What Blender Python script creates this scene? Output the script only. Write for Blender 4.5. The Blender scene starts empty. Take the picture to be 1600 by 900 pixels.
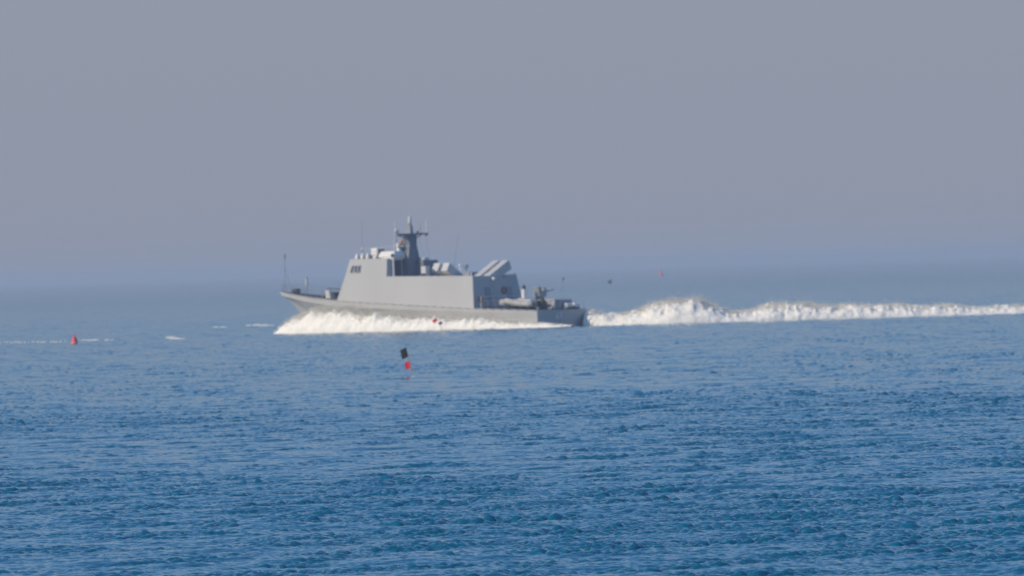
import bpy, bmesh, math, random
import numpy as np
from mathutils import Vector, Matrix, noise

random.seed(7)
rng = np.random.default_rng(11)
R = math.radians
scene = bpy.context.scene
COL = scene.collection

# ------------------------------------------------------------------ camera
CAM_H = 5.57
F_PX = 16750.0                       # focal length in pixels of a 1600 wide frame
ROLL = 0.0285
cd = bpy.data.cameras.new('camera')
cam = bpy.data.objects.new('camera', cd)
COL.objects.link(cam)
cd.sensor_width = 36.0
cd.lens = 36.0 * F_PX / 1600.0
cd.clip_start = 1.0
cd.clip_end = 80000.0
PITCH = 31.0 / F_PX
rot = Matrix.Rotation(math.pi / 2 - PITCH, 4, 'X') @ Matrix.Rotation(-ROLL, 4, 'Z')
cam.matrix_world = Matrix.Translation((0, 0, CAM_H)) @ rot
cd.dof.use_dof = True
cd.dof.focus_distance = 240.0
cd.dof.aperture_fstop = 5.0
scene.camera = cam

# ------------------------------------------------------------------ light
SUN_EL = R(29)
SUN_DIR = Vector((-0.90, -0.43, 0)).normalized()
sun_vec = Vector((SUN_DIR.x * math.cos(SUN_EL), SUN_DIR.y * math.cos(SUN_EL), math.sin(SUN_EL)))
world = bpy.data.worlds.new('World')
scene.world = world
world.use_nodes = True
wn = world.node_tree.nodes
wl = world.node_tree.links
for n in list(wn):
    wn.remove(n)
wo = wn.new('ShaderNodeOutputWorld')
bg = wn.new('ShaderNodeBackground')
sky = wn.new('ShaderNodeTexSky')
sky.sky_type = 'NISHITA'
sky.sun_disc = False
sky.sun_elevation = SUN_EL
sky.sun_rotation = math.atan2(SUN_DIR.x, SUN_DIR.y)
sky.air_density = 1.25
sky.dust_density = 0.6
sky.ozone_density = 9.0
bg.inputs['Strength'].default_value = 0.12
# the lowest degrees of the sky are a pale haze bank
wtc = wn.new('ShaderNodeTexCoord')
wsx = wn.new('ShaderNodeSeparateXYZ')
wmr = wn.new('ShaderNodeMapRange')
wmr.interpolation_type = 'SMOOTHSTEP'
wmr.inputs['From Min'].default_value = 0.0
wmr.inputs['From Max'].default_value = 0.27
wmr.inputs['To Min'].default_value = 0.95
wmr.inputs['To Max'].default_value = 0.0
wmx = wn.new('ShaderNodeMix')
wmx.data_type = 'RGBA'
for i in wmx.inputs:
    if i.name == 'B' and i.type == 'RGBA':
        i.default_value = (1.94, 2.11, 2.70, 1)
wl.new(wtc.outputs['Generated'], wsx.inputs[0])
wl.new(wsx.outputs['Z'], wmr.inputs['Value'])
wl.new(wmr.outputs['Result'], wmx.inputs[0])
wl.new(sky.outputs[0], wmx.inputs[6])
wl.new(wmx.outputs[2], bg.inputs['Color'])
wl.new(bg.outputs[0], wo.inputs['Surface'])

sd = bpy.data.lights.new('sun', 'SUN')
sd.energy = 2.7
sd.angle = R(0.53)
sd.color = (1.0, 0.82, 0.56)
sun = bpy.data.objects.new('sun', sd)
COL.objects.link(sun)
sun.rotation_euler = sun_vec.to_track_quat('Z', 'Y').to_euler()

scene.view_settings.view_transform = 'Standard'
scene.view_settings.look = 'None'
scene.view_settings.exposure = 0.25
scene.view_settings.gamma = 1.0
scene.cycles.use_denoising = True
scene.cycles.max_bounces = 6
scene.cycles.volume_bounces = 1
scene.cycles.filter_width = 1.6
scene.render.filter_size = 1.6


# ------------------------------------------------------------------ helpers
def tag(o, label=None, cat=None, group=None, kind=None):
    if label: o['label'] = label
    if cat: o['category'] = cat
    if group: o['group'] = group
    if kind: o['kind'] = kind
    return o


def empty(name, loc=(0, 0, 0), rz=0.0):
    o = bpy.data.objects.new(name, None)
    COL.objects.link(o)
    o.location = loc
    o.rotation_euler = (0, 0, rz)
    return o


def ground_point(X, Y):
    """where the sight line through a spot of the 1600x900 photo meets the water"""
    dx, dy = X - 800.0, Y - 450.0
    xl = dx - ROLL * dy
    yl = dy + ROLL * dx + 31.0
    d = CAM_H * F_PX / yl
    return Vector((xl / F_PX * d, d, 0.0))


def mat(name, color, rough=0.5, metal=0.0, var=0.12, scale=1.2, bump=0.0, streak=False):
    m = bpy.data.materials.new(name)
    m.use_nodes = True
    nt = m.node_tree
    b = nt.nodes['Principled BSDF']
    b.inputs['Roughness'].default_value = rough
    b.inputs['Metallic'].default_value = metal
    tc = nt.nodes.new('ShaderNodeTexCoord')
    mp = nt.nodes.new('ShaderNodeMapping')
    mp.inputs['Scale'].default_value = (1, 1, 0.25) if streak else (1, 1, 1)
    ns = nt.nodes.new('ShaderNodeTexNoise')
    ns.inputs['Scale'].default_value = scale
    ns.inputs['Detail'].default_value = 6
    rp = nt.nodes.new('ShaderNodeValToRGB')
    c = color
    rp.color_ramp.elements[0].position = 0.3
    rp.color_ramp.elements[1].position = 0.7
    rp.color_ramp.elements[0].color = (c[0] * (1 - var), c[1] * (1 - var), c[2] * (1 - var), 1)
    rp.color_ramp.elements[1].color = (min(1, c[0] * (1 + var)), min(1, c[1] * (1 + var)), min(1, c[2] * (1 + var)), 1)
    nt.links.new(tc.outputs['Object'], mp.inputs[0])
    nt.links.new(mp.outputs[0], ns.inputs['Vector'])
    nt.links.new(ns.outputs['Fac'], rp.inputs['Fac'])
    nt.links.new(rp.outputs['Color'], b.inputs['Base Color'])
    if bump:
        bp = nt.nodes.new('ShaderNodeBump')
        bp.inputs['Strength'].default_value = bump
        nt.links.new(ns.outputs['Fac'], bp.inputs['Height'])
        nt.links.new(bp.outputs[0], b.inputs['Normal'])
    return m


class MB:
    def __init__(self):
        self.v = []
        self.f = []

    def add(self, vs, fs):
        o = len(self.v)
        self.v += [tuple(p) for p in vs]
        self.f += [tuple(i + o for i in q) for q in fs]
        return self

    def hexa(self, b, t):
        """b, t: four corners of bottom and top, counter-clockwise from above"""
        return self.add(list(b) + list(t), [(3, 2, 1, 0), (4, 5, 6, 7), (0, 1, 5, 4), (1, 2, 6, 5), (2, 3, 7, 6), (3, 0, 4, 7)])

    def box(self, c, s, m=None):
        hx, hy, hz = s[0] / 2, s[1] / 2, s[2] / 2
        p = [Vector((x, y, z)) for z in (-hz, hz) for x, y in ((-hx, -hy), (hx, -hy), (hx, hy), (-hx, hy))]
        if m is not None:
            p = [m @ q for q in p]
        p = [q + Vector(c) for q in p]
        return self.hexa(p[:4], p[4:])

    def tube(self, a, b, r0, r1=None, n=8):
        a, b = Vector(a), Vector(b)
        r1 = r0 if r1 is None else r1
        d = (b - a).normalized()
        x = d.orthogonal().normalized()
        y = d.cross(x)
        vs = []
        for p, r in ((a, r0), (b, r1)):
            for i in range(n):
                t = 2 * math.pi * i / n
                vs.append(p + x * (r * math.cos(t)) + y * (r * math.sin(t)))
        fs = [(i, (i + 1) % n, n + (i + 1) % n, n + i) for i in range(n)]
        fs += [tuple(reversed(range(n))), tuple(range(n, 2 * n))]
        return self.add(vs, fs)

    def lathe(self, c, prof, n=14, axis='Z'):
        c = Vector(c)
        vs, fs = [], []
        for r, z in prof:
            for i in range(n):
                t = 2 * math.pi * i / n
                p = Vector((r * math.cos(t), r * math.sin(t), z))
                if axis == 'X':
                    p = Vector((p.z, p.x, p.y))
                if axis == 'Y':
                    p = Vector((p.y, p.z, p.x))
                vs.append(c + p)
        m = len(prof)
        for k in range(m - 1):
            for i in range(n):
                j = (i + 1) % n
                fs.append((k * n + i, k * n + j, (k + 1) * n + j, (k + 1) * n + i))
        fs.append(tuple(reversed(range(n))))
        fs.append(tuple((m - 1) * n + i for i in range(n)))
        return self.add(vs, fs)

    def ball(self, c, r, n=12):
        prof = [(max(1e-3, r * math.sin(math.pi * k / 8)), -r * math.cos(math.pi * k / 8)) for k in range(9)]
        return self.lathe(c, prof, n)

    def build(self, name, m, parent=None, smooth=False, bevel=0.0, loc=None):
        me = bpy.data.meshes.new(name)
        me.from_pydata([tuple(p) for p in self.v], [], self.f)
        bm = bmesh.new()
        bm.from_mesh(me)
        bmesh.ops.recalc_face_normals(bm, faces=bm.faces)
        bm.to_mesh(me)
        bm.free()
        me.materials.append(m)
        if smooth:
            me.polygons.foreach_set('use_smooth', [True] * len(me.polygons))
        o = bpy.data.objects.new(name, me)
        COL.objects.link(o)
        if parent is not None:
            o.parent = parent
        if loc is not None:
            o.location = loc
        if bevel:
            bv = o.modifiers.new('bevel', 'BEVEL')
            bv.width = bevel
            bv.segments = 2
            bv.limit_method = 'ANGLE'
        return o


def lerp_table(tab, x):
    return float(np.interp(x, [t[0] for t in tab], [t[1] for t in tab]))


# ------------------------------------------------------------------ materials
M = {}
M['hull'] = mat('grey_ship_paint', (0.45, 0.45, 0.445), 0.55, var=0.05, scale=0.5, streak=True)
M['upper'] = mat('grey_superstructure_paint', (0.415, 0.42, 0.42), 0.55, var=0.04, scale=0.4, streak=True)
M['deck'] = mat('dark_deck_paint', (0.075, 0.08, 0.09), 0.8, var=0.2)
M['fitting'] = mat('grey_fitting_paint', (0.25, 0.28, 0.32), 0.5, var=0.1)
M['dark'] = mat('dark_fitting_paint', (0.06, 0.065, 0.075), 0.6, var=0.2)
M['white'] = mat('white_paint', (0.74, 0.73, 0.70), 0.45, var=0.05)
M['canister'] = mat('canister_paint', (0.55, 0.55, 0.53), 0.5, var=0.06)
M['glass'] = mat('dark_glass', (0.07, 0.075, 0.09), 0.15, var=0.1)
M['number'] = mat('number_paint', (0.80, 0.80, 0.80), 0.6, var=0.05)
M['orange'] = mat('orange_paint', (0.60, 0.26, 0.12), 0.5, var=0.1)
M['red'] = mat('red_paint', (0.62, 0.03, 0.04), 0.5, var=0.12)
M['mast'] = mat('mast_paint', (0.15, 0.175, 0.215), 0.5, var=0.1)
M['dullred'] = mat('faded_red_paint', (0.30, 0.06, 0.07), 0.6, var=0.15)
M['redflag'] = mat('red_cloth', (0.75, 0.02, 0.06), 0.85, var=0.1, scale=6)
M['blackflag'] = mat('black_cloth', (0.012, 0.014, 0.02), 0.9, var=0.3, scale=6)
M['bamboo'] = mat('bamboo_pole', (0.32, 0.24, 0.14), 0.7, var=0.2, scale=8)
M['foamfloat'] = mat('white_float', (0.7, 0.68, 0.62), 0.7, var=0.1, scale=6)
M['tube'] = mat('grey_rubber_tube', (0.42, 0.42, 0.40), 0.6, var=0.08)
M['canvas'] = mat('pale_canvas', (0.62, 0.58, 0.52), 0.9, var=0.1, scale=3)


def foam_material(name, translucent):
    m = bpy.data.materials.new(name)
    m.use_nodes = True
    nt = m.node_tree
    b = nt.nodes['Principled BSDF']
    b.inputs['Roughness'].default_value = 0.9
    b.inputs['Specular IOR Level'].default_value = 0.2
    tc = nt.nodes.new('ShaderNodeTexCoord')
    ns = nt.nodes.new('ShaderNodeTexNoise')
    ns.inputs['Scale'].default_value = 0.9
    ns.inputs['Detail'].default_value = 8
    rp = nt.nodes.new('ShaderNodeValToRGB')
    rp.color_ramp.elements[0].position = 0.32
    rp.color_ramp.elements[1].position = 0.62
    rp.color_ramp.elements[0].color = (0.83, 0.81, 0.75, 1)
    rp.color_ramp.elements[1].color = (0.89, 0.87, 0.80, 1)
    nt.links.new(tc.outputs['Object'], ns.inputs['Vector'])
    nt.links.new(ns.outputs['Fac'], rp.inputs['Fac'])
    nt.links.new(rp.outputs['Color'], b.inputs['Base Color'])
    tr = nt.nodes.new('ShaderNodeBsdfTranslucent')
    nt.links.new(rp.outputs['Color'], tr.inputs['Color'])
    mx = nt.nodes.new('ShaderNodeMixShader')
    mx.inputs[0].default_value = translucent
    nt.links.new(b.outputs[0], mx.inputs[1])
    nt.links.new(tr.outputs[0], mx.inputs[2])
    nt.links.new(mx.outputs[0], nt.nodes['Material Output'].inputs['Surface'])
    return m


M['foam'] = foam_material('sea_foam', 0.0)
M['drops'] = foam_material('sea_spray_drops', 0.5)


def water_material():
    m = bpy.data.materials.new('sea_water')
    m.use_nodes = True
    nt = m.node_tree
    b = nt.nodes['Principled BSDF']
    b.inputs['Base Color'].default_value = (0.0, 0.118, 0.215, 1)
    b.inputs['Roughness'].default_value = 0.07
    b.inputs['IOR'].default_value = 1.333
    tc = nt.nodes.new('ShaderNodeTexCoord')
    ns = nt.nodes.new('ShaderNodeTexNoise')
    ns.inputs['Scale'].default_value = 5.0
    ns.inputs['Detail'].default_value = 4
    bp = nt.nodes.new('ShaderNodeBump')
    bp.inputs['Strength'].default_value = 0.2
    bp.inputs['Distance'].default_value = 0.05
    nt.links.new(tc.outputs['Object'], ns.inputs['Vector'])
    nt.links.new(ns.outputs['Fac'], bp.inputs['Height'])
    # wavelets of the open sea beyond the modelled chop
    n2 = nt.nodes.new('ShaderNodeTexNoise')
    n2.inputs['Scale'].default_value = 1.1
    n2.inputs['Detail'].default_value = 3
    sx = nt.nodes.new('ShaderNodeSeparateXYZ')
    mr = nt.nodes.new('ShaderNodeMapRange')
    mr.inputs['From Min'].default_value = 500
    mr.inputs['From Max'].default_value = 2500
    mr.inputs['To Min'].default_value = 0.0
    mr.inputs['To Max'].default_value = 1.0
    b2 = nt.nodes.new('ShaderNodeBump')
    b2.inputs['Distance'].default_value = 0.35
    nt.links.new(tc.outputs['Object'], n2.inputs['Vector'])
    nt.links.new(tc.outputs['Object'], sx.inputs[0])
    nt.links.new(sx.outputs['Y'], mr.inputs['Value'])
    nt.links.new(mr.outputs['Result'], b2.inputs['Strength'])
    nt.links.new(n2.outputs['Fac'], b2.inputs['Height'])
    nt.links.new(bp.outputs[0], b2.inputs['Normal'])
    nt.links.new(b2.outputs[0], b.inputs['Normal'])
    return m


M['water'] = water_material()


# ------------------------------------------------------------------ the sea
def wave_tile(N, L, lmin, lmax, wind, spread, seed, power=-1.75):
    g = np.random.default_rng(seed)
    k1 = 2 * np.pi * np.fft.fftfreq(N, L / N)
    kx, ky = np.meshgrid(k1, k1, indexing='ij')
    k = np.hypot(kx, ky)
    k[0, 0] = 1e9
    c = (kx * math.cos(wind) + ky * math.sin(wind)) / k
    amp = k ** power * (np.abs(c) ** spread)
    amp *= np.exp(-(2 * np.pi / lmax / k) ** 2) * np.exp(-(k * lmin / (2 * np.pi)) ** 2)
    amp[0, 0] = 0
    h = amp * (g.normal(size=(N, N)) + 1j * g.normal(size=(N, N)))
    z = np.fft.ifft2(h)
    dx = np.fft.ifft2(-1j * kx / k * h).real
    dy = np.fft.ifft2(-1j * ky / k * h).real
    z = z.real
    s = z.std()
    return np.stack([dx / s, dy / s, z / s], -1).astype(np.float32)


def sample(tile, L, x, y, ang):
    ca, sa = math.cos(ang), math.sin(ang)
    u, v = (x * ca + y * sa), (-x * sa + y * ca)
    N = tile.shape[0]
    fu, fv = (u / L * N) % N, (v / L * N) % N
    i0, j0 = np.floor(fu).astype(np.int64), np.floor(fv).astype(np.int64)
    a, b = (fu - i0)[..., None], (fv - j0)[..., None]
    i0 %= N; j0 %= N
    i1, j1 = (i0 + 1) % N, (j0 + 1) % N
    r = tile[i0, j0] * (1 - a) * (1 - b) + tile[i1, j0] * a * (1 - b) + tile[i0, j1] * (1 - a) * b + tile[i1, j1] * a * b
    dx, dy = r[..., 0] * ca - r[..., 1] * sa, r[..., 0] * sa + r[..., 1] * ca
    return dx, dy, r[..., 2]


TILE_A = wave_tile(1024, 150.0, 0.8, 8.0, R(-80), 0.8, 3)
TILE_B = wave_tile(2048, 31.0, 0.09, 0.75, R(-78), 1.0, 5, -1.4)
AMP_A, AMP_B = 0.037, 0.0212
TILE_E = wave_tile(1024, 97.0, 0.6, 6.0, R(-85), 0.6, 8, -1.9)
CHOP = 0.9


def sea_offset(x, y):
    ax, ay, az = sample(TILE_A, 150.0, x, y, 0.0)
    bx, by, bz = sample(TILE_B, 31.0, x, y, 0.37)
    # gusts: patches of livelier and calmer water
    g = 1.0 + 0.35 * np.sin(x * 0.11 + y * 0.013 + 1.3) * np.sin(y * 0.021 - x * 0.05) + 0.2 * np.sin(y * 0.057 + x * 0.19)
    d = np.maximum(y, 1.0)
    _, _, e1 = sample(TILE_E, 97.0, x, y * 0.6, 0.15)
    env = 0.42 + 1.0 * np.clip((e1 + 0.1) / 1.6, 0, 1)
    fb = AMP_B * g * env
    fa = AMP_A
    dist = np.hypot(x, y)
    fade = np.clip((14000 - dist) / 9000, 0, 1)
    fb = fb * fade
    fa = fa * fade
    ox = CHOP * (fa * ax + fb * bx)
    oy = CHOP * (fa * ay + fb * by)
    oz = fa * az + fb * bz
    return ox, oy, oz


def build_sea():
    d = [-400.0, -120.0, 0.0, 60.0, 100.0, 118.0]
    y = 130.0
    while y < 40000:
        d.append(y)
        y += y * float(np.interp(y, [130, 165, 172, 420, 480, 1300, 1700, 7000, 12000], [0.003, 0.002, 0.00032, 0.00034, 0.0006, 0.0007, 0.0014, 0.0016, 0.02]))
    d.append(45000.0)
    d = np.array(d)
    tc = np.linspace(-1, 1, 720)
    e = 1 + np.cumsum(np.geomspace(0.01, 3.0, 26))
    t = np.concatenate([-e[::-1], tc, e])
    W = 0.052 * np.maximum(d, 130.0) + 3.5
    X = W[:, None] * t[None, :]
    Y = np.repeat(d[:, None], len(t), 1)
    ox, oy, oz = sea_offset(X, Y)
    edge = np.clip((1.6 - np.abs(t)) / 0.5, 0, 1)[None, :] * np.clip((d - 100) / 30, 0, 1)[:, None]
    P = np.stack([X + ox * edge, Y + oy * edge, oz * edge], -1).reshape(-1, 3).astype(np.float32)
    nr, nc = len(d), len(t)
    idx = np.arange(nr * nc).reshape(nr, nc)
    q = np.stack([idx[:-1, :-1], idx[:-1, 1:], idx[1:, 1:], idx[1:, :-1]], -1).reshape(-1, 4).astype(np.int32)
    me = bpy.data.meshes.new('sea')
    me.vertices.add(len(P)); me.vertices.foreach_set('co', P.ravel())
    me.loops.add(q.size); me.loops.foreach_set('vertex_index', q.ravel())
    me.polygons.add(len(q))
    me.polygons.foreach_set('loop_start', np.arange(0, q.size, 4, dtype=np.int32))
    me.polygons.foreach_set('use_smooth', np.ones(len(q), dtype=bool))
    me.update(calc_edges=True)
    me.materials.append(M['water'])
    o = bpy.data.objects.new('sea', me)
    COL.objects.link(o)
    tag(o, 'choppy deep blue sea reaching back to a hazy horizon', 'sea', kind='structure')
    print('sea verts', len(P))


build_sea()


# ------------------------------------------------------------------ the air
def build_haze():
    mb = MB()
    x0, x1, y0, y1, z0, z1 = -48000, 48000, -600, 50000, -2.0, 15.0
    mb.hexa([(x0, y0, z0), (x1, y0, z0), (x1, y1, z0), (x0, y1, z0)], [(x0, y0, z1), (x1, y0, z1), (x1, y1, z1), (x0, y1, z1)])
    m = bpy.data.materials.new('sea_haze')
    m.use_nodes = True
    nt = m.node_tree
    nt.nodes.remove(nt.nodes['Principled BSDF'])
    v = nt.nodes.new('ShaderNodeVolumePrincipled')
    v.inputs['Color'].default_value = (0.81, 0.85, 0.92, 1)
    v.inputs['Density'].default_value = 0.00014
    v.inputs['Anisotropy'].default_value = 0.2
    nt.links.new(v.outputs[0], nt.nodes['Material Output'].inputs['Volume'])
    o = mb.build('haze', m)
    tag(o, 'pale blue sea haze thickening toward the horizon', 'haze', kind='stuff')


build_haze()


# ------------------------------------------------------------------ the ship
C_, S_ = 0.768, 0.640
SHIP = empty('patrol_ship', (4.50, 989.0, 0.0), math.atan2(S_, -C_))
tag(SHIP, 'grey missile patrol boat with raked superstructure and tall mast speeding left through spray', 'warship')
L = 34.3
DECK_B = [(0, 3.5), (7.5, 3.66), (15, 3.75), (20, 3.68), (23, 3.45), (25, 3.15), (28, 2.45), (31, 1.45), (33.3, 0.5), (L, 0.04)]
DECK_Z = [(0, 1.62), (7.5, 1.95), (15, 2.42), (24.5, 3.02), (29, 3.40), (32, 3.72), (L, 3.98)]
WL_B = [(0, 3.3), (12, 3.35), (17, 3.1), (21, 2.4), (25, 1.3), (28, 0.6), (30, 0.14), (30.5, 0.02), (L, 0.02)]
STEM_Z = [(29.6, -0.9), (30.2, 0.0), (31.7, 1.75), (33.1, 3.1), (L, 3.80)]


def deck_z(u): return lerp_table(DECK_Z, u)
def deck_b(u): return lerp_table(DECK_B, u)


def build_hull():
    us = list(np.linspace(0, 22, 23)) + list(np.linspace(22.6, L, 28))
    vs, fs = [], []
    for u in us:
        zd, bd = deck_z(u), deck_b(u)
        kd = np.interp(u, [0, 10, 24, L], [0.25, 0.35, 0.62, 0.34])
        zk, bk = zd - kd, bd - 0.02 * 1 - np.interp(u, [22, 28, L], [0.0, 0.06, 0.0]) * min(1, bd)
        bw = lerp_table(WL_B, u)
        zs = lerp_table(STEM_Z, u) if u > 29.6 else -0.9
        zw = max(0.0, zs)
        zk = max(zk, zw + 0.05)
        rake = 0.22 if u == 0 else 0.0
        def ru(z): return u + rake * (zd - z) / 1.6
        mid = [((bk * 0.42 + bw * 0.58), zk * 0.62 + zw * 0.38)]
        ring = [(ru(zd), bd, zd), (ru(zk), max(bk, 0.03), zk), (ru(mid[0][1]), max(mid[0][0], 0.025), mid[0][1]), (ru(zw), bw, zw), (ru(zw), 0.0, min(zw - 0.02, zs))]
        ring = ring + [(p[0], -p[1], p[2]) for p in ring[-2::-1]]
        vs += ring
    n = 9
    for i in range(len(us) - 1):
        for j in range(n - 1):
            fs.append((i * n + j, i * n + j + 1, (i + 1) * n + j + 1, (i + 1) * n + j))
    fs.append(tuple(range(n)))
    mb = MB().add(vs, fs)
    hull = mb.build('hull', M['hull'], SHIP)
    md = MB()
    vs, fs = [], []
    for u in us:
        b = max(deck_b(u) - 0.03, 0.01)
        z = deck_z(u)
        vs += [(u, b, z - 0.004), (u, 0, z + 0.05), (u, -b, z - 0.004)]
    for i in range(len(us) - 1):
        for j in range(2):
            fs.append((i * 3 + j, i * 3 + j + 1, i * 3 + j + 4, i * 3 + j + 3))
    md.add(vs, fs)
    md.build('deck', M['deck'], SHIP)
    # rubbing strake
    for s in (1, -1):
        mr = MB()
        for a, b in zip(us[:-3], us[1:-2]):
            mr.tube((a, s * (deck_b(a) + 0.01), deck_z(a) - 0.03), (b, s * (deck_b(b) + 0.01), deck_z(b) - 0.03), 0.045, n=6)
        mr.build('deck_edge', M['hull'], SHIP, smooth=True)
    # number on the transom
    fc = bpy.data.curves.new('hull_number', 'FONT')
    fc.body = '65'
    fc.size = 1.05
    fc.extrude = 0.004
    fc.align_x = 'CENTER'
    to = bpy.data.objects.new('hull_number_text', fc)
    COL.objects.link(to)
    bpy.context.view_layer.update()
    me = bpy.data.meshes.new_from_object(to.evaluated_get(bpy.context.evaluated_depsgraph_get()))
    bpy.data.objects.remove(to)
    me.materials.clear(); me.materials.append(M['number'])
    num = bpy.data.objects.new('hull_number', me)
    COL.objects.link(num)
    num.parent = hull
    # text x to the right as seen from astern = -y ; up = z
    up = Vector((-0.22 / 1.6, 0, 1)).normalized()
    xa = Vector((0, -1, 0))
    za = xa.cross(up)
    num.matrix_local = Matrix.Translation((0.12 - 0.012, 0.25, 0.68)) @ Matrix((xa, up, za)).transposed().to_4x4()
    return hull


hull = build_hull()

# deckhouse: full-beam sloped block
ROOF_AFT, ROOF_FWD = 4.92, 5.08
BR_TOP = 6.82


def side_v(u, z):
    """half breadth of the sloping superstructure wall"""
    base = np.interp(u, [7.5, 15, 20, 24.6], [3.62, 3.70, 3.62, 3.30])
    return base - 0.155 * (z - deck_z(u))


def build_deckhouse():
    us = [(7.50, 7.92), (11.0, 11.0), (15.0, 15.0), (18.3, 18.3), (21.5, 21.0), (24.45, 23.67)]
    vs, fs = [], []
    for ub, ut in us:
        zb = deck_z(ub) - 0.05
        zt = float(np.interp(ut, [7.9, 18.3, 24], [ROOF_AFT, ROOF_FWD, ROOF_FWD]))
        vb, vt = side_v(ub, zb), side_v(ut, zt)
        vs += [(ub, vb, zb), (ut, vt, zt), (ut, -vt, zt), (ub, -vb, zb)]
    for i in range(len(us) - 1):
        for j in range(3):
            fs.append((i * 4 + j, i * 4 + j + 1, (i + 1) * 4 + j + 1, (i + 1) * 4 + j))
        fs.append((i * 4 + 3, i * 4, (i + 1) * 4, (i + 1) * 4 + 3))
    fs.append((0, 1, 2, 3))
    k = (len(us) - 1) * 4
    fs.append((k + 3, k + 2, k + 1, k))
    dh = MB().add(vs, fs).build('deckhouse', M['upper'], SHIP)
    # details of the after wall
    def aft(v, z, off=0.02):
        return (7.50 + (z - 1.95) / (4.92 - 1.95) * 0.42 - off, v, z)
    m = MB()
    for v0, v1, z0, z1 in ((0.9, 1.7, 2.1, 3.9), (-2.2, -1.45, 2.1, 3.9)):
        p = [aft(v0, z0, 0.0), aft(v1, z0, 0.0), aft(v1, z1, 0.0), aft(v0, z1, 0.0)]
        q = [aft(v0, z0, 0.06), aft(v1, z0, 0.06), aft(v1, z1, 0.06), aft(v0, z1, 0.06)]
        md = MB().hexa(q, p)
        d = md.build('door', M['fitting'], dh, bevel=0.015)
    m = MB().box(aft(2.55, 2.75, 0.12), (0.2, 0.55, 0.5))
    m.build('hose_box', M['dullred'], dh, bevel=0.02)
    # life ring, tilted with the wall
    mr = MB()
    for i in range(14):
        a0, a1 = 2 * math.pi * i / 14, 2 * math.pi * (i + 1) / 14
        mr.tube(aft(-1.0 + 0.27 * math.cos(a0), 3.55 + 0.27 * math.sin(a0), 0.07), aft(-1.0 + 0.27 * math.cos(a1), 3.55 + 0.27 * math.sin(a1), 0.07), 0.065, n=6)
    mr.build('life_ring', M['dullred'], dh, smooth=True)
    ml = MB().ball(aft(0.45, 4.62, 0.22), 0.19).tube(aft(0.45, 4.62, 0.22), aft(0.45, 4.66, 0.0), 0.05)
    ml.build('flood_lamp', M['white'], dh, smooth=True)
    ml = MB().ball(aft(-2.9, 5.05, 0.02), 0.09).tube(aft(-2.9, 4.8, 0.0), aft(-2.9, 5.05, 0.02), 0.04)
    ml.build('flood_lamp', M['white'], dh, smooth=True)
    mh = MB()
    for v in (2.95, 1.2, -0.6, -2.4):
        mh.tube((7.15, v, 1.92), (7.15, v, 3.0), 0.03, n=6)
    mh.tube((7.15, 2.95, 3.0), (7.15, -2.9, 3.0), 0.035, n=6)
    mh.tube((7.15, 2.95, 2.5), (7.15, -2.9, 2.5), 0.02, n=6)
    mh.build('hand_rail', M['white'], dh)
    # roof edge coaming
    for s in (1, -1):
        mc = MB()
        for a, b in ((7.95, 11), (11, 15), (15, 18.25)):
            za, zb = [float(np.interp(x, [7.9, 18.3], [ROOF_AFT, ROOF_FWD])) for x in (a, b)]
            mc.tube((a, s * (side_v(a, za) - 0.03), za + 0.02), (b, s * (side_v(b, zb) - 0.03), zb + 0.02), 0.04, n=6)
        mc.build('roof_edge', M['upper'], dh)
    return dh


deckhouse = build_deckhouse()


def build_bridge():
    zb = ROOF_FWD + 0.0
    us = [(18.3, 18.42), (20.5, 20.5), (23.67, 23.12)]
    vs, fs = [], []
    for ub, ut in us:
        vs += [(ub, side_v(ub, zb), zb - 0.02), (ut, side_v(ut, BR_TOP), BR_TOP - 0.05 * (ut < 20)), (ut, -side_v(ut, BR_TOP), BR_TOP - 0.05 * (ut < 20)), (ub, -side_v(ub, zb), zb - 0.02)]
    for i in range(2):
        for j in range(3):
            fs.append((i * 4 + j, i * 4 + j + 1, (i + 1) * 4 + j + 1, (i + 1) * 4 + j))
        fs.append((i * 4 + 3, i * 4, (i + 1) * 4, (i + 1) * 4 + 3))
    fs.append((0, 1, 2, 3)); fs.append((11, 10, 9, 8))
    br = MB().add(vs, fs).build('bridge', M['upper'], SHIP)

    def window(p0, p1, p2, p3, n):
        n = Vector(n).normalized()
        w = MB()
        ps = [Vector(p) for p in (p0, p1, p2, p3)]
        c = sum(ps, Vector()) / 4
        outer = [p + n * 0.02 for p in ps]
        inner = [p - n * 0.05 for p in ps]
        w.hexa(inner, outer)
        ob = w.build('window', M['glass'], br)
        fr = MB()
        for a, b in zip(ps, ps[1:] + ps[:1]):
            fr.tube(a + n * 0.02, b + n * 0.02, 0.035, n=6)
        fr.build('window_frame', M['upper'], ob)
    z0, z1 = 5.55, 6.22
    for s in (1, -1):
        for a, b in ((22.62, 22.98), (22.06, 22.42), (21.66, 22.02)):
            sh = lambda u, z: u - 0.316 * (z - z0) * (1 if u > 22.5 else 0.3)
            window((a, s * side_v(a, z0), z0), (b, s * side_v(b, z0), z0), (sh(b, z1), s * side_v(b, z1), z1), (sh(a, z1), s * side_v(a, z1), z1), (0, s, 0.155))
    for k in range(5):
        v0 = -2.3 + k * 0.95
        f = lambda z: 23.67 - 0.316 * (z - zb)
        window((f(z0), v0, z0), (f(z0), v0 + 0.8, z0), (f(z1), v0 + 0.8, z1), (f(z1), v0, z1), (1, 0, 0.316))
    # after face posts, locker and door
    mp = MB()
    mp.tube((17.95, 2.62, 5.05), (17.95, 2.62, 6.75), 0.07)
    mp.build('stanchion', M['white'], br)
    MB().tube((17.4, -0.55, 5.05), (17.4, -0.55, 6.6), 0.07).build('stanchion', M['white'], br)
    MB().box((18.27, 1.6, 5.95), (0.14, 0.8, 1.6)).build('door', M['dark'], br, bevel=0.02)
    return br


bridge = build_bridge()


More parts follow.
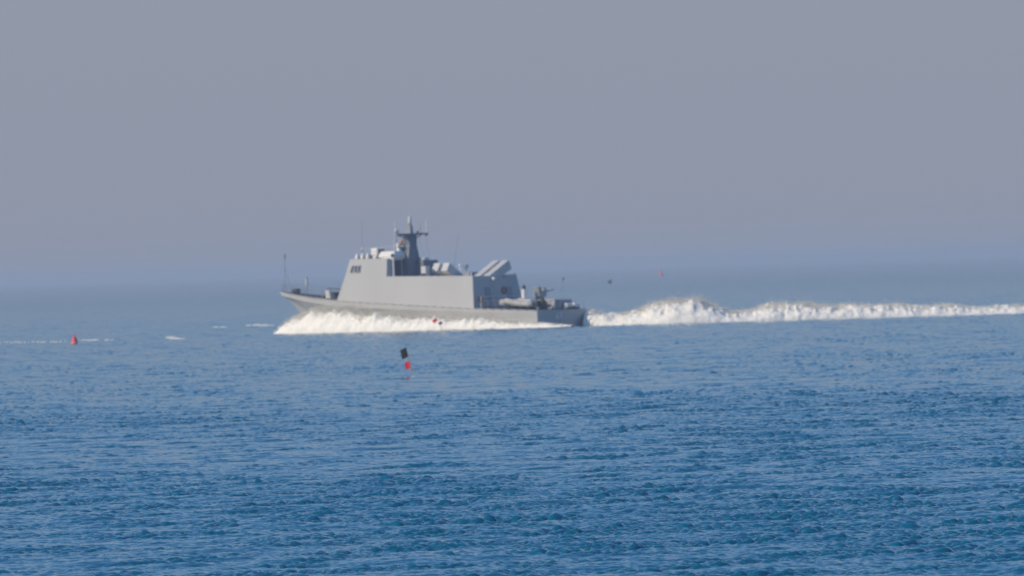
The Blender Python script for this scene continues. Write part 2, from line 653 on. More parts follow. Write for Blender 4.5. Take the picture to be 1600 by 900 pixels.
def roof_gear():
    t = BR_TOP
    # three pale ventilator cones along the front of the roof
    for u, v in ((22.75, 2.2), (22.1, 2.2), (21.45, 2.2)):
        MB().lathe((u, v, t - 0.03), [(0.20, 0), (0.20, 0.18), (0.09, 0.5), (0.03, 0.58)], 10).build('ventilator', M['white'], bridge, smooth=True)
    MB().box((22.95, 1.0, t + 0.12), (0.3, 1.6, 0.26)).build('roof_locker', M['dark'], bridge, bevel=0.02)
    MB().box((21.9, 0.9, t + 0.2), (0.9, 1.2, 0.42)).build('roof_locker', M['dark'], bridge, bevel=0.02)
    # optical director
    d = MB().lathe((20.75, 1.9, t - 0.03), [(0.28, 0), (0.24, 0.2), (0.2, 0.3)], 12).build('optical_sight', M['white'], bridge, smooth=True)
    rz = Matrix.Rotation(R(10), 3, 'Z')
    MB().box((20.75, 1.9, t + 0.62), (0.75, 0.5, 0.7), rz).build('sight_housing', M['white'], d, bevel=0.12)
    MB().box((20.3, 1.55, t + 0.5), (0.35, 0.5, 0.75)).build('sight_shadow_block', M['dark'], d, bevel=0.04)  # dark solid standing in for the shadow beside the sunlit housing
    # rounded radar housing overhanging the bay
    prof = []
    u0, u1, v0, v1 = 17.95, 20.05, 0.7, 2.5
    mb = MB()
    b = [(u0 + .3, v0 + .2, t - 0.24), (u1 - .3, v0 + .2, t - 0.02), (u1 - .3, v1 - .15, t - 0.02), (u0 + .3, v1 - .15, t - 0.24)]
    tt = [(u0, v0, t + 0.15), (u1, v0, t + 0.15), (u1, v1, t + 0.15), (u0, v1, t + 0.15)]
    mb.hexa(b, tt)
    o = mb.build('radar_housing', M['white'], bridge, bevel=0.08)
    mb = MB()
    tt2 = [(u0 + .02, v0 + .02, t + 0.16), (u1 - .02, v0 + .02, t + 0.16), (u1 - .02, v1 - .02, t + 0.16), (u0 + .02, v1 - .02, t + 0.16)]
    tt3 = [(u0 + .25, v0 + .2, t + 0.66), (u1 - .2, v0 + .2, t + 0.66), (u1 - .2, v1 - .35, t + 0.66), (u0 + .25, v1 - .35, t + 0.66)]
    mb.hexa(tt2, tt3)
    mb.build('housing_cover', M['white'], o, bevel=0.08)
    MB().ball((18.2, 2.45, t + 0.25), 0.17).build('housing_port', M['dark'], o, smooth=True)
    # aerial pole with ball and wire running back to the mast
    a = MB().tube((23.0, 1.2, t), (22.95, 1.2, t + 0.95), 0.03, n=6).build('aerial_pole', M['fitting'], bridge)
    MB().ball((22.95, 1.2, t + 0.95), 0.12).build('aerial_ball', M['white'], a, smooth=True)
    MB().tube((22.95, 1.2, t + 1.05), (22.9, 1.2, t + 3.6), 0.016, 0.010, n=6).build('aerial_whip', M['fitting'], a)
    MB().tube((22.95, 1.2, t + 0.95), (19.6, 0.5, t + 1.1), 0.015, n=5).build('aerial_wire', M['white'], a)


roof_gear()


def mast_gear():
    t = BR_TOP
    mb = MB()
    # tapered pylon leaning a little aft
    def ring(uc, hu, hv, z): return [(uc - hu, -hv, z), (uc + hu, -hv, z), (uc + hu, hv, z), (uc - hu, hv, z)]
    secs = [ring(18.55, 0.95, 0.85, 5.06), ring(18.5, 0.85, 0.80, 6.8), ring(18.25, 0.55, 0.52, 8.0), ring(18.05, 0.38, 0.50, 8.85), ring(18.0, 0.42, 0.6, 9.0)]
    for a, b in zip(secs[:-1], secs[1:]):
        pass
    vs, fs = [], []
    for s in secs: vs += s
    for i in range(len(secs) - 1):
        for j in range(4):
            fs.append((i * 4 + j, i * 4 + (j + 1) % 4, (i + 1) * 4 + (j + 1) % 4, (i + 1) * 4 + j))
    fs.append((3, 2, 1, 0)); k = 4 * (len(secs) - 1); fs.append((k, k + 1, k + 2, k + 3))
    mast = mb.add(vs, fs).build('mast', M['mast'], SHIP)
    # upper spike with a raked lit leading edge
    mb = MB()
    mb.hexa(ring(18.25, 0.45, 0.22, 8.98), ring(18.05, 0.16, 0.15, 9.85))
    mb.build('topmast', M['fitting'], mast)
    MB().lathe((18.05, 0, 9.84), [(0.16, 0), (0.17, 0.35), (0.13, 0.8), (0.06, 0.86)], 10).build('mast_head', M['canister'], mast, smooth=True)
    # yard across the ship
    y = MB().hexa([(17.8, -2.35, 8.98), (18.1, -2.35, 8.98), (18.2, 2.0, 8.84), (17.8, 2.0, 8.84)], [(17.8, -2.35, 9.10), (18.1, -2.35, 9.10), (18.2, 2.0, 9.08), (17.8, 2.0, 9.08)])
    yard = y.build('yard', M['mast'], mast)
    for sg in (-1, 1):
        MB().tube((18.0, sg * 0.4, 8.5), (17.95, sg * 1.6, 8.92 - sg * 0.06), 0.05).build('yard_brace', M['fitting'], mast)
    for v, z0, z1, r in ((-2.25, 9.05, 10.35, 0.045), (-1.4, 9.05, 9.85, 0.035), (2.3, 8.6, 10.2, 0.035), (1.75, 8.9, 9.35, 0.03)):
        MB().tube((17.95, v, z0), (17.95, v, z1), r, r * 0.6, n=6).build('whip_aerial', M['white' if v < -2 or v > 2 else 'fitting'], yard)
    MB().lathe((17.95, -2.25, 8.82), [(0.1, 0), (0.12, 0.1), (0.05, 0.22)], 10).build('yard_lamp', M['red'], yard, smooth=True)
    MB().box((17.95, 0.25, 8.74), (0.2, 0.28, 0.16)).build('yard_lamp', M['red'], yard)
    MB().ball((17.75, -0.75, 9.2), 0.12).build('yard_lamp', M['orange'], yard, smooth=True)
    # navigation radar on a bracket at the port side
    b = MB().tube((18.4, 0.5, 8.1), (18.6, 1.35, 8.0), 0.06).tube((18.6, 1.35, 8.0), (18.6, 1.35, 9.15), 0.04)
    brk = b.build('mast_bracket', M['fitting'], mast)
    MB().box((18.6, 1.25, 9.3), (0.16, 0.55, 0.3), Matrix.Rotation(R(25), 3, 'X')).build('scanner', M['white'], brk, bevel=0.03)
    MB().lathe((18.55, 1.2, 7.75), [(0.14, 0), (0.2, 0.15), (0.18, 0.4), (0.08, 0.5)], 12).build('dome', M['white'], brk, smooth=True)
    MB().lathe((18.7, 0.85, 7.35), [(0.22, 0), (0.26, 0.2), (0.2, 0.5), (0.08, 0.62)], 12).build('dome', M['white'], brk, smooth=True)
    MB().tube((18.5, 1.8, 7.3), (18.5, 1.8, 8.6), 0.03, n=6).build('whip_aerial', M['white'], brk)
    MB().ball((18.7, 0.5, 8.35), 0.18).build('signal_ball', M['orange'], mast, smooth=True)
    MB().box((18.8, 0.75, 7.0), (0.6, 0.5, 0.55)).build('mast_locker', M['white'], mast, bevel=0.06)
    # dish shelf on the after side
    s = MB().box((18.3, -0.85, 6.95), (0.7, 0.6, 0.1)).tube((18.5, -0.85, 6.7), (18.5, -0.85, 6.95), 0.06)
    sh = s.build('lamp_shelf', M['fitting'], mast)
    MB().box((18.35, -0.65, 7.2), (0.25, 0.2, 0.45)).build('lamp', M['white'], sh, bevel=0.03)
    MB().lathe((18.2, -0.95, 7.0), [(0.13, 0), (0.17, 0.15), (0.14, 0.4), (0.05, 0.5)], 12).build('lamp', M['orange'], sh, smooth=True)
    MB().tube((18.0, 0.18, 7.3), (17.85, 0.18, 7.9), 0.06).build('mast_lamp', M['red'], mast)
    # long halyards
    for a, b in (((17.9, -1.9, 8.98), (16.6, -1.6, 5.1)), ((17.9, -1.1, 8.98), (16.9, -1.0, 5.1)), ((17.9, 1.8, 8.85), (17.4, 2.1, 5.1))):
        MB().tube(a, b, 0.01, n=5).build('halyard', M['fitting'], mast)


mast_gear()


def roof_weapons():
    # casing behind the mast
    c = MB().hexa([(16.7, -2.5, 5.0), (18.1, -2.5, 5.0), (18.1, -0.3, 5.0), (16.7, -0.3, 5.0)], [(16.8, -2.45, 6.55), (18.1, -2.45, 6.55), (18.1, -0.32, 6.55), (16.8, -0.32, 6.55)])
    cas = c.build('exhaust_casing', M['mast'], SHIP, bevel=0.05)
    MB().lathe((17.2, -0.8, 6.53), [(0.3, 0), (0.32, 0.15), (0.2, 0.28)], 12).build('exhaust_cap', M['white'], cas, smooth=True)
    # pale locker at the port edge
    k = MB().box((14.1, 2.6, 5.5), (0.6, 0.6, 0.95)).build('side_locker', M['canister'], SHIP, bevel=0.05)
    MB().box((14.1, 2.95, 5.15), (0.4, 0.3, 0.35)).build('locker_drum', M['dark'], k)
    MB().box((11.0, -0.6, 5.15), (0.8, 2.0, 0.36)).build('roof_casing', M['fitting'], SHIP, bevel=0.04)

    def launcher(ucs, v_muzzle, z_muzzle, side, elev, length):
        """side +1 fires to port, -1 to starboard"""
        ax = Vector((0, side * math.cos(elev), math.sin(elev)))
        upv = Vector((0, -side * math.sin(elev), math.cos(elev)))
        u0 = sum(ucs) / len(ucs)
        frame = MB()
        mz = Vector((u0, v_muzzle, z_muzzle))
        low = mz - ax * length
        for f in (0.3, 0.75):
            p = mz - ax * (length * f) - upv * 0.55
            for du in (-0.9, 0.9):
                frame.tube(p + Vector((du, 0, 0)), (u0 + du, p.y, 4.9), 0.07)
            frame.box(p + Vector((0, 0, 0)), (2.2, 0.18, 0.14))
        root = frame.build('launcher_cradle', M['fitting'], SHIP)
        m3 = Matrix((Vector((1, 0, 0)), ax, Vector((1, 0, 0)).cross(ax))).transposed()
        for uc in ucs:
            b = MB()
            cpt = Vector((uc, v_muzzle, z_muzzle)) - ax * (length / 2)
            b.box(cpt, (0.76, length, 0.90), m3)
            cn = b.build('missile_canister', M['canister'], root, bevel=0.05)
            rb = MB()
            for f in (-0.42, -0.14, 0.14, 0.42):
                rb.box(cpt + ax * (length * f), (0.81, 0.09, 0.95), m3)
            rb.build('canister_band', M['canister'], cn)
        return root
    launcher((13.55, 12.4), 1.75, 5.88, 1, R(32), 4.2)
    launcher((9.45, 8.3), -2.35, 5.95, -1, R(26), 4.6)
    # whips and a small light mast between the launchers
    MB().tube((13.0, 0.0, 5.0), (12.2, -0.1, 9.0), 0.024, 0.012, n=6).build('whip_aerial', M['fitting'], SHIP)
    m = MB().tube((12.6, -1.5, 5.0), (12.6, -1.5, 5.9), 0.06).box((12.6, -1.5, 5.85), (0.28, 0.28, 0.36))
    m.build('light_post', M['fitting'], SHIP)
    MB().tube((12.9, -1.0, 5.0), (12.9, -1.0, 5.9), 0.05).ball((12.9, -1.0, 5.95), 0.15).build('flood_lamp', M['white'], SHIP, smooth=True)
    MB().tube((8.3, 2.9, 4.9), (8.3, 2.9, 5.2), 0.05).ball((8.3, 2.9, 5.2), 0.08).build('roof_lamp', M['white'], SHIP)


roof_weapons()


def deck_gear():
    # ---- foredeck
    z = deck_z(33.9)
    j = MB().tube((33.75, 0, z), (33.6, 0, z + 3.6), 0.035, 0.02, n=6).tube((33.65, 0, z + 2.3), (32.7, 0.15, z - 0.05), 0.022, n=6)
    js = j.build('jackstaff', M['fitting'], SHIP)
    MB().lathe((33.6, 0, z + 3.1), [(0.03, 0), (0.055, 0.1), (0.055, 0.4), (0.03, 0.5)], 8).build('staff_lamp', M['dark'], js)
    z = deck_z(30.9)
    p = MB().tube((30.9, 0.1, z), (30.9, 0.1, z + 0.9), 0.05, n=8).build('light_post', M['fitting'], SHIP)
    MB().lathe((30.9, 0.1, z + 0.75), [(0.06, 0), (0.10, 0.15), (0.10, 0.7), (0.08, 0.78)], 10).build('lamp_housing', M['canister'], p, smooth=True)
    MB().lathe((30.9, 0.1, z + 1.57), [(0.09, -0.04), (0.10, 0.06), (0.04, 0.14)], 10).build('lamp_cap', M['fitting'], p, smooth=True)
    # rails
    for s in (1, -1):
        r = MB()
        us = np.arange(25.0, 34.2, 0.9)
        for u in us:
            r.tube((u, s * max(deck_b(u) - 0.08, 0.02), deck_z(u)), (u, s * max(deck_b(u) - 0.08, 0.02), deck_z(u) + 0.75), 0.022, n=5)
        for a, b in zip(us[:-1], us[1:]):
            for h in (0.4, 0.75):
                r.tube((a, s * max(deck_b(a) - 0.08, 0.02), deck_z(a) + h), (b, s * max(deck_b(b) - 0.08, 0.02), deck_z(b) + h), 0.013, n=5)
        r.build('guard_rail', M['fitting'], SHIP)
    for s in (1, -1):
        r = MB()
        us = np.arange(0.15, 7.2, 0.95)
        for u in us:
            r.tube((u, s * (deck_b(u) - 0.08), deck_z(u)), (u, s * (deck_b(u) - 0.08), deck_z(u) + 0.8), 0.02, n=5)
        for h in (0.4, 0.8):
            for a, b in zip(us[:-1], us[1:]):
                r.tube((a, s * (deck_b(a) - 0.08), deck_z(a) + h), (b, s * (deck_b(b) - 0.08), deck_z(b) + h), 0.012, n=5)
        r.build('guard_rail', M['fitting'], SHIP)
    # windlass, breakwater and gun ahead of the bridge
    z = deck_z(31.9)
    MB().box((32.3, 0, z + 0.25), (0.5, 0.6, 0.5)).tube((32.3, -0.5, z + 0.3), (32.3, 0.5, z + 0.3), 0.16).build('windlass', M['dark'], SHIP)
    z = deck_z(27.2)
    MB().hexa([(27.5, -1.9, z), (27.6, -1.9, z), (27.6, 1.9, z), (27.5, 1.9, z)], [(27.2, -1.7, z + 0.55), (27.28, -1.7, z + 0.55), (27.28, 1.7, z + 0.55), (27.2, 1.7, z + 0.55)]).build('breakwater', M['fitting'], SHIP)
    z = deck_z(26.0)
    g = MB().lathe((25.9, 0.2, z - 0.03), [(0.7, 0), (0.65, 0.35), (0.4, 0.45), (0.3, 0.75)], 14).build('deck_gun', M['dark'], SHIP, smooth=False)
    MB().box((25.9, 0.2, z + 0.85), (1.5, 0.16, 0.22)).tube((26.6, 0.2, z + 0.9), (28.3, 0.2, z + 1.0), 0.05).build('gun_barrel', M['dark'], g)
    MB().box((25.7, 0.62, z + 0.55), (0.7, 0.12, 0.55)).build('gun_shield', M['canister'], g, bevel=0.03)
    MB().box((25.7, -0.3, z + 0.6), (0.9, 0.4, 0.5)).build('ammo_box', M['dark'], g, bevel=0.03)
    z = deck_z(27.0)
    MB().hexa([(26.5, 1.4, z), (27.1, 1.4, z), (27.1, 1.85, z), (26.5, 1.85, z)], [(26.75, 1.45, z + 0.75), (27.2, 1.45, z + 0.75), (27.2, 1.75, z + 0.75), (26.75, 1.75, z + 0.75)]).build('deck_locker', M['canister'], SHIP, bevel=0.04)
    # ---- after deck: casing with gun, post, rafts, ensign staff
    z = deck_z(3)
    cas = MB().hexa([(0.9, -2.9, z - 0.2), (5.3, -2.9, z - 0.2), (5.3, -0.15, z), (0.9, -0.15, z - 0.2)], [(1.0, -2.75, z + 0.72), (5.2, -2.75, z + 0.80), (5.2, -0.25, z + 0.80), (1.0, -0.25, z + 0.72)]).build('deck_casing', M['fitting'], SHIP, bevel=0.04)
    MB().box((3.1, -1.5, z + 0.80), (4.3, 2.62, 0.07)).build('casing_rim', M['canvas'], cas)
    gz = z + 0.83
    g = MB().lathe((3.9, -1.6, gz), [(0.5, 0), (0.42, 0.12), (0.22, 0.35)], 14).build('aft_gun', M['dark'], SHIP)
    MB().hexa([(3.5, -2.15, gz + 0.25), (4.3, -2.15, gz + 0.25), (4.3, -1.1, gz + 0.25), (3.5, -1.1, gz + 0.25)], [(3.5, -2.2, gz + 1.1), (4.3, -2.2, gz + 1.1), (4.3, -1.0, gz + 1.2), (3.5, -1.0, gz + 1.2)]).build('gun_mount', M['fitting'], g, bevel=0.05)
    MB().box((3.3, -1.5, gz + 0.95), (0.12, 0.4, 0.3)).build('gun_sight', M['canister'], g, bevel=0.03)
    MB().tube((3.4, -2.0, gz + 0.75), (2.6, -2.15, gz + 0.9), 0.05).build('gun_barrel', M['dark'], g)
    p = MB().tube((4.35, 0.1, z - 0.1), (4.35, 0.1, z + 1.85), 0.27, 0.22, n=12).build('deck_post', M['white'], SHIP, smooth=False)
    MB().lathe((4.35, 0.1, z + 1.84), [(0.16, 0), (0.2, 0.12), (0.1, 0.4)], 10).build('post_cap', M['dark'], p, smooth=True)
    for u, v in ((0.55, -2.75), (0.55, -1.65)):
        zz = deck_z(u)
        r = MB().lathe((u, v - 0.42, zz + 0.33), [(0.18, 0), (0.24, 0.06), (0.24, 0.78), (0.18, 0.84)], 14, 'Y').build('raft_canister', M['white'], SHIP, smooth=False)
        MB().box((u, v, zz + 0.06), (0.4, 0.7, 0.12)).build('raft_cradle', M['dark'], r)
    s = MB().tube((0.35, -0.2, deck_z(0)), (-0.15, -0.25, deck_z(0) + 2.9), 0.03, 0.02, n=6).build('ensign_staff', M['fitting'], SHIP)
    MB().lathe((-0.13, -0.25, deck_z(0) + 2.7), [(0.04, 0), (0.07, 0.08), (0.07, 0.22), (0.03, 0.28)], 8).build('staff_lamp', M['dark'], s)
    for v in (3.0, 1.4, -0.9):
        MB().tube((0.3, v, deck_z(0)), (0.3, v, deck_z(0) + 0.3), 0.1).build('bollard', M['fitting'], SHIP)
    MB().tube((0.6, 0.9, deck_z(0)), (0.25, 0.6, deck_z(0) + 0.85), 0.05).build('stern_davit', M['white'], SHIP)


deck_gear()


def build_boat():
    """inflatable boat lying on the after deck, bow forward"""
    z = deck_z(3.5)
    b = empty('inflatable_boat', (0, 0, 0))
    b.matrix_world = Matrix.Translation(SHIP.location) @ Matrix.Rotation(SHIP.rotation_euler.z, 4, 'Z') @ Matrix.Translation((1.4, 1.45, z + 0.12))
    tag(b, 'pale grey inflatable boat lying on the after deck of the patrol boat', 'inflatable boat')
    mb = MB()
    path = []
    for k in range(8):
        path.append(Vector((0.0 + k * 0.44, 1.0, 0.30 + 0.02 * k * k * 0.35)))
    for k in range(1, 8):
        a = math.pi * k / 8
        path.append(Vector((3.1 + 1.15 * math.sin(a), math.cos(a), 0.42 + 0.16 * math.sin(a))))
    for k in range(7, -1, -1):
        path.append(Vector((0.0 + k * 0.44, -1.0, 0.30 + 0.02 * k * k * 0.35)))
    n = 10
    vs, fs = [], []
    for i, p in enumerate(path):
        d = (path[min(i + 1, len(path) - 1)] - path[max(i - 1, 0)]).normalized()
        x = d.cross(Vector((0, 0, 1))).normalized()
        y = x.cross(d)
        r = 0.29 if 0 < i < len(path) - 1 else 0.2
        for q in range(n):
            t = 2 * math.pi * q / n
            vs.append(p + x * r * math.cos(t) + y * r * math.sin(t))
    for i in range(len(path) - 1):
        for q in range(n):
            w = (q + 1) % n
            fs.append((i * n + q, i * n + w, (i + 1) * n + w, (i + 1) * n + q))
    fs.append(tuple(reversed(range(n)))); fs.append(tuple((len(path) - 1) * n + q for q in range(n)))
    mb.add(vs, fs).build('tube', M['tube'], b, smooth=True)
    MB().hexa([(0.05, -0.45, -0.1), (3.2, -0.1, -0.1), (3.2, 0.1, -0.1), (0.05, 0.45, -0.1)], [(0.05, -0.85, 0.2), (3.4, -0.7, 0.3), (3.4, 0.7, 0.3), (0.05, 0.85, 0.2)]).build('boat_hull', M['fitting'], b)
    MB().hexa([(0.5, -0.85, 0.5), (3.6, -0.75, 0.62), (3.6, 0.75, 0.62), (0.5, 0.85, 0.5)], [(0.7, -0.4, 0.74), (3.2, -0.3, 0.78), (3.2, 0.3, 0.78), (0.7, 0.4, 0.74)]).build('cover', M['canvas'], b, bevel=0.05)
    MB().box((-0.1, 0, 0.35), (0.14, 1.5, 0.55)).build('transom', M['dark'], b)
    MB().box((-0.3, 0, 0.62), (0.4, 0.35, 0.5)).box((-0.3, 0, 0.15), (0.16, 0.14, 0.5)).build('outboard_motor', M['dark'], b, bevel=0.05)


bpy.context.view_layer.update()
build_boat()


# ------------------------------------------------------------------ foam and spray
def ship_to_world(u, v, z=0.0):
    return Vector((SHIP.location.x - u * C_ - v * S_, SHIP.location.y + u * S_ - v * C_, z))


def spray_object(name, path, label, drops, seed):
    """path: list of (point, half width, height). A lumpy ridge of white water with flying drops above it"""
    g = np.random.default_rng(seed)
    # resample
    pts = np.array([[p.x, p.y, w, h] for p, w, h in path])
    seg = np.hypot(np.diff(pts[:, 0]), np.diff(pts[:, 1]))
    s = np.concatenate([[0], np.cumsum(seg)])
    S = np.arange(0, s[-1], 0.10)
    P = np.stack([np.interp(S, s, pts[:, i]) for i in range(4)], -1)
    T = np.gradient(P[:, :2], axis=0)
    T /= np.linalg.norm(T, axis=1)[:, None] + 1e-9
    Nn = np.stack([-T[:, 1], T[:, 0]], -1)
    nc = 43
    vs, fs = [], []
    tops = np.zeros(len(S))
    for i in range(len(S)):
        x, y, w, h = P[i]
        f1 = noise.fractal((S[i] * 0.55, seed * 3.1, 0.0), 1.0, 2.0, 5)
        f2 = noise.fractal((S[i] * 3.3, seed * 5.3, 2.0), 0.7, 2.2, 5)
        hh = h * (0.95 + 0.07 * f1) + 0.09 * f2 * min(1.0, h)
        tops[i] = hh
        for j in range(nc):
            ph = -math.pi / 2 + math.pi * j / (nc - 1)
            t, c = math.sin(ph), max(0.0, math.cos(ph))
            z0 = hh * c ** 1.1
            px, py = x + Nn[i, 0] * t * w, y + Nn[i, 1] * t * w
            n1 = noise.fractal((px * 0.9, py * 0.9, z0 * 0.9 + seed), 0.9, 2.1, 4)
            n3 = noise.fractal((px * 2.6, py * 2.6, z0 * 2.6 + seed + 7.0), 0.55, 2.2, 5)
            amp = min(1.0, 0.25 + c)
            d = amp * (0.26 * n1 * min(1.0, h) + 0.09 * n3 * min(1.0, 0.35 + 0.5 * h))
            nl, nz = t * 0.8, 0.25 + c
            vs.append((px + Nn[i, 0] * nl * d, py + Nn[i, 1] * nl * d, z0 + nz * d + 0.05 - 0.5 * (c < 0.03)))
    for i in range(len(S) - 1):
        for j in range(nc - 1):
            fs.append((i * nc + j, (i + 1) * nc + j, (i + 1) * nc + j + 1, i * nc + j + 1))
    V = np.array(vs)
    F = [f for f in fs]
    # drops
    wgt = P[:, 3] * (0.4 + np.minimum(P[:, 2], 2.0))
    wgt /= wgt.sum()
    ii = g.choice(len(S), drops, p=wgt)
    # bursts: drops leap in clusters
    burst = np.array([noise.fractal((q * 0.9, seed * 1.7, 5.0), 0.8, 2.2, 5) for q in S])
    t = np.clip(g.normal(0, 0.30, drops), -1.05, 1.05)
    ex = (0.05 + g.exponential(0.15, drops)) * (1 + 0.6 * burst[ii])
    ex = np.clip(ex, 0, 1.1)
    prof = np.sqrt(np.maximum(0, 1 - t * t))
    hh = tops[ii]
    z = prof * hh * g.uniform(0.75, 1.08, drops) + ex * (0.25 + 0.45 * P[ii, 3])
    sj = g.normal(0, 0.25, (drops, 2))
    dx = P[ii, 0] + Nn[ii, 0] * t * P[ii, 2] + sj[:, 0]
    dy = P[ii, 1] + Nn[ii, 1] * t * P[ii, 2] + sj[:, 1]
    c = np.stack([dx, dy, z], -1)
    size = g.uniform(0.02, 0.075, drops) * np.where(ex > 0.35, 0.6, 1.0)
    base = np.array([[1, 1, 1], [1, -1, -1], [-1, 1, -1], [-1, -1, 1]]) / 1.732
    # random rotations
    q = g.normal(size=(drops, 4)); q /= np.linalg.norm(q, axis=1)[:, None]
    w_, x_, y_, z_ = q.T
    Rm = np.stack([np.stack([1 - 2 * (y_ ** 2 + z_ ** 2), 2 * (x_ * y_ - z_ * w_), 2 * (x_ * z_ + y_ * w_)], -1),
                   np.stack([2 * (x_ * y_ + z_ * w_), 1 - 2 * (x_ ** 2 + z_ ** 2), 2 * (y_ * z_ - x_ * w_)], -1),
                   np.stack([2 * (x_ * z_ - y_ * w_), 2 * (y_ * z_ + x_ * w_), 1 - 2 * (x_ ** 2 + y_ ** 2)], -1)], -2)
    tv = np.einsum('nij,kj->nki', Rm, base) * size[:, None, None] + c[:, None, :]
    o0 = len(V)
    tri = np.array([[0, 1, 2], [0, 3, 1], [0, 2, 3], [1, 3, 2]])
    tf = (np.arange(drops)[:, None, None] * 4 + tri[None] + o0).reshape(-1, 3)
    V = np.concatenate([V, tv.reshape(-1, 3)])
    me = bpy.data.meshes.new(name)
    me.from_pydata(V.tolist(), [], F + tf.tolist())
    sm = np.zeros(len(me.polygons), dtype=bool); sm[:len(F)] = True
    me.polygons.foreach_set('use_smooth', sm)
    me.materials.append(M['foam'])
    me.materials.append(M['drops'])
    mi = np.ones(len(me.polygons), dtype=np.int32); mi[:len(F)] = 0
    me.polygons.foreach_set('material_index', mi)
    o = bpy.data.objects.new(name, me)
    COL.objects.link(o)
    tag(o, label, 'spray', kind='stuff')
    return o


def bow_path(side):
    K = 16.75
    prof = [(434, 0.15), (440, 0.5), (450, 0.95), (460, 1.35), (470, 1.55), (480, 1.75), (500, 2.2), (520, 2.15), (540, 2.1), (560, 2.0), (580, 1.72), (600, 1.62),
            (620, 1.55), (640, 1.25), (660, 1.2), (690, 1.2), (720, 0.95), (750, 1.1), (780, 0.8), (800, 0.6), (840, 0.45), (870, 0.28), (895, 0.14)]
    out = []
    for X, h in prof:
        v = np.interp(X, [434, 470, 520, 600, 700, 840, 900], [3.4, 3.9, 4.6, 4.9, 4.6, 4.0, 3.8])
        u = (878 - 10.72 * v - X) / 12.87
        w = np.interp(X, [434, 480, 560, 700, 840, 895], [0.7, 1.7, 1.7, 1.2, 0.6, 0.35])
        out.append((ship_to_world(u, v * side), float(w), h * 1.0))
    return out


spray_object('bow_spray', bow_path(1), 'white bow wave and spray along the near side of the patrol boat', 26000, 2)
spray_object('bow_spray', bow_path(-1), 'white bow wave along the far side of the patrol boat', 4000, 9)


def wake_path():
    top = [(918, 486), (926, 484), (935, 488), (950, 489), (970, 488), (990, 482), (1010, 476), (1030, 470), (1045, 466), (1060, 466.5), (1078, 467), (1095, 467), (1112, 474), (1130, 482),
           (1150, 485), (1170, 484), (1190, 479), (1205, 474), (1230, 476), (1250, 474), (1270, 477), (1300, 479), (1320, 477), (1340, 480), (1370, 481), (1400, 479),
           (1430, 482), (1450, 483), (1480, 479), (1510, 481.5), (1550, 479.5), (1580, 476), (1600, 477), (1700, 473), (1800, 470)]
    base = [(900, 508), (960, 505), (1000, 501), (1100, 500), (1200, 499.5), (1300, 498), (1400, 498), (1450, 497), (1500, 493.5), (1550, 490.5), (1600, 488), (1800, 482)]
    out = []
    for X, yt in top:
        yb = lerp_table(base, X)
        h = (yb - yt) / 16.75
        a = (X - 878) / 16.75
        x = SHIP.location.x + a
        y = SHIP.location.y - 2.2 + np.interp(a, [2.4, 4, 12, 60], [5.5, 5.0, 3.5, 5.0])
        w = np.interp(a, [2.4, 5, 10, 30, 60], [1.5, 2.2, 3.2, 3.0, 2.6])
        out.append((Vector((x, y, 0)), float(w), float(h)))
    return out


spray_object('wake_foam', wake_path(), 'long white churned wake trailing right behind the patrol boat', 42000, 6)


def whitecaps():
    """streaks of broken foam lying on the water at the left"""
    mb = MB()
    def streak(x0, x1, Y, depth, thick, hole, fadeout=0.3):
        a, b = ground_point(x0, Y(x0)), ground_point(x1, Y(x1))
        n = max(6, int((b - a).length / 0.12))
        for i in range(n):
            t = (i + random.random()) / n
            X = x0 + (x1 - x0) * t
            p = ground_point(X, Y(X))
            if noise.noise((X * 0.13, Y(X), 1.0)) < hole: continue
            for _ in range(2):
                if thick < 0.2 and random.random() < fadeout: continue
                q = p + Vector((random.gauss(0, 0.12), random.gauss(0, depth), 0))
                ox, oy, oz = sea_offset(np.array([q.x]), np.array([q.y]))
                r = random.uniform(0.03, 0.09)
                c = Vector((q.x + float(ox[0]), q.y + float(oy[0]), float(oz[0]) + thick * random.random()))
                mb.lathe(c, [(r * 0.7, -0.06), (r, 0.0), (r * 0.6, 0.07)], 6)
    streak(-30, 112, lambda X: 536.5 - 0.018 * X, 2.2, 0.03, -0.1, 0.65)
    streak(122, 178, lambda X: 534.0 - 0.01 * X, 1.2, 0.05, 0.0, 0.4)
    streak(262, 286, lambda X: 530.0, 0.8, 0.08, -0.3, 0.0)
    streak(333, 356, lambda X: 512.0, 1.6, 0.05, -0.05, 0.5)
    streak(388, 428, lambda X: 509.8, 2.0, 0.12, -0.15, 0.35)
    o = mb.build('whitecap_foam', M['foam'], None)
    tag(o, 'thin broken streaks of foam on the water left of the patrol boat', 'foam', kind='stuff')


whitecaps()


# ------------------------------------------------------------------ marker buoys
def cloth(w, h, seed, drop=0.0):
    """flag as a thin waved sheet with thickness, hoist edge at x=0"""
    vs, fs = [], []
    nx, nz = 8, 6
    for side in (0.006, -0.006):
        for i in range(nx + 1):
            for k in range(nz + 1):
                x = w * i / nx
                vs.append((x, 0.10 * w * math.sin(5 * i / nx + seed) * i / nx + side, h * (k / nz - 0.5) - drop * i / nx))
    m = (nx + 1) * (nz + 1)
    for o in (0, m):
        for i in range(nx):
            for k in range(nz):
                a = o + i * (nz + 1) + k
                fs.append((a, a + nz + 1, a + nz + 2, a + 1))
    ring = [i * (nz + 1) for i in range(nx + 1)] + [nx * (nz + 1) + k for k in range(1, nz + 1)] + [i * (nz + 1) + nz for i in range(nx - 1, -1, -1)] + [k for k in range(nz - 1, 0, -1)]
    for a, b in zip(ring, ring[1:] + ring[:1]):
        fs.append((a, b, b + m, a + m))
    return vs, fs


def place(mb, mtx):
    mb.v = [tuple(mtx @ Vector(p)) for p in mb.v]
    return mb


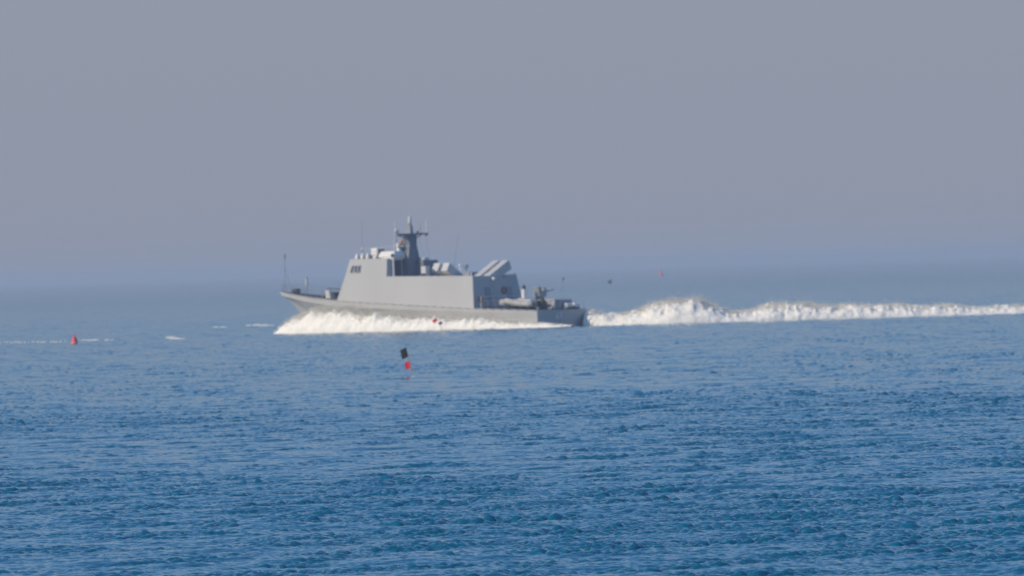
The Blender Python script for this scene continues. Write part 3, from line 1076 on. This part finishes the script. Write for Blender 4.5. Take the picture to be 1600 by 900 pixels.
def flag_marker(label, base, top, flags):
    """flags: (fraction up the pole, width, height, material, side)"""
    o = empty('marker_buoy', base)
    tag(o, label, 'marker buoy', 'marker buoys set in the water')
    t = top - base
    MB().tube(-t * 0.12, t, 0.022, 0.014, n=8).build('pole', M['bamboo'], o)
    ax = t.normalized()
    MB().lathe((0, 0, -0.02), [(0.05, -0.12), (0.17, -0.06), (0.19, 0.0), (0.12, 0.08), (0.04, 0.1)], 12).build('float', M['foamfloat'], o, smooth=True)
    for i, (f, w, h, m, sgn) in enumerate(flags):
        xa = (Vector((sgn, 0.25, 0)) - ax * ax.dot(Vector((sgn, 0.25, 0)))).normalized()
        ya = ax.cross(xa)
        mt = Matrix((xa, ya, ax)).transposed().to_4x4()
        mt.translation = t * f
        mb = place(MB().add(*cloth(w, h, i * 1.7, h * 0.15)), mt)
        mb.build('flag', M[m], o)
    return o


def at_depth(X, Y, d):
    dx, dy = X - 800.0, Y - 450.0
    xl = dx - ROLL * dy
    yl = dy + ROLL * dx + 31.0
    return Vector((xl / F_PX * d, d, CAM_H - yl / F_PX * d))


b0 = ground_point(646, 590)
flag_marker('leaning pole with black flag above a small red flag, below the patrol boat', b0, at_depth(634, 540, b0.y),
            [(0.80, 0.36, 0.50, 'blackflag', -1), (0.42, 0.27, 0.38, 'redflag', -1)])
b0 = ground_point(694, 521)
flag_marker('small leaning marker with a red flag in front of the white foam beside the hull', b0, at_depth(680, 495, b0.y),
            [(0.84, 0.42, 0.30, 'redflag', -1), (0.58, 0.3, 0.25, 'blackflag', 1)])
b0 = ground_point(957, 447)
flag_marker('faint dark marker far out in the haze above the wake', b0, at_depth(955, 437, b0.y),
            [(0.75, 0.95, 0.95, 'blackflag', -1)])


def red_buoy(base, s, label):
    o = empty('red_buoy', base)
    tag(o, label, 'buoy', 'red buoys on the sea')
    MB().lathe((0, 0, 0), [(0.12 * s, -0.25 * s), (0.23 * s, -0.08 * s), (0.29 * s, 0.12 * s), (0.30 * s, 0.32 * s), (0.25 * s, 0.52 * s), (0.15 * s, 0.68 * s), (0.07 * s, 0.80 * s), (0.03 * s, 0.92 * s)], 18).build('body', M['redbuoy'], o, smooth=True)
    MB().tube((0, 0, 0.9 * s), (0, 0, 1.25 * s), 0.03 * s, n=8).build('topmark', M['redbuoy'], o)
    MB().lathe((0, 0, 0.20 * s), [(0.297 * s, -0.04 * s), (0.312 * s, 0.0), (0.302 * s, 0.04 * s)], 18).build('band', M['foamfloat'], o, smooth=True)
    return o


M['redbuoy'] = mat('red_buoy_paint', (0.75, 0.03, 0.04), 0.45, var=0.12, scale=4)
red_buoy(ground_point(117, 538.5), 0.92, 'pointed red buoy at the end of the pale foam streak left of the patrol boat')
red_buoy(ground_point(1033, 431.5), 2.9, 'faint red buoy near the horizon beyond the wake')
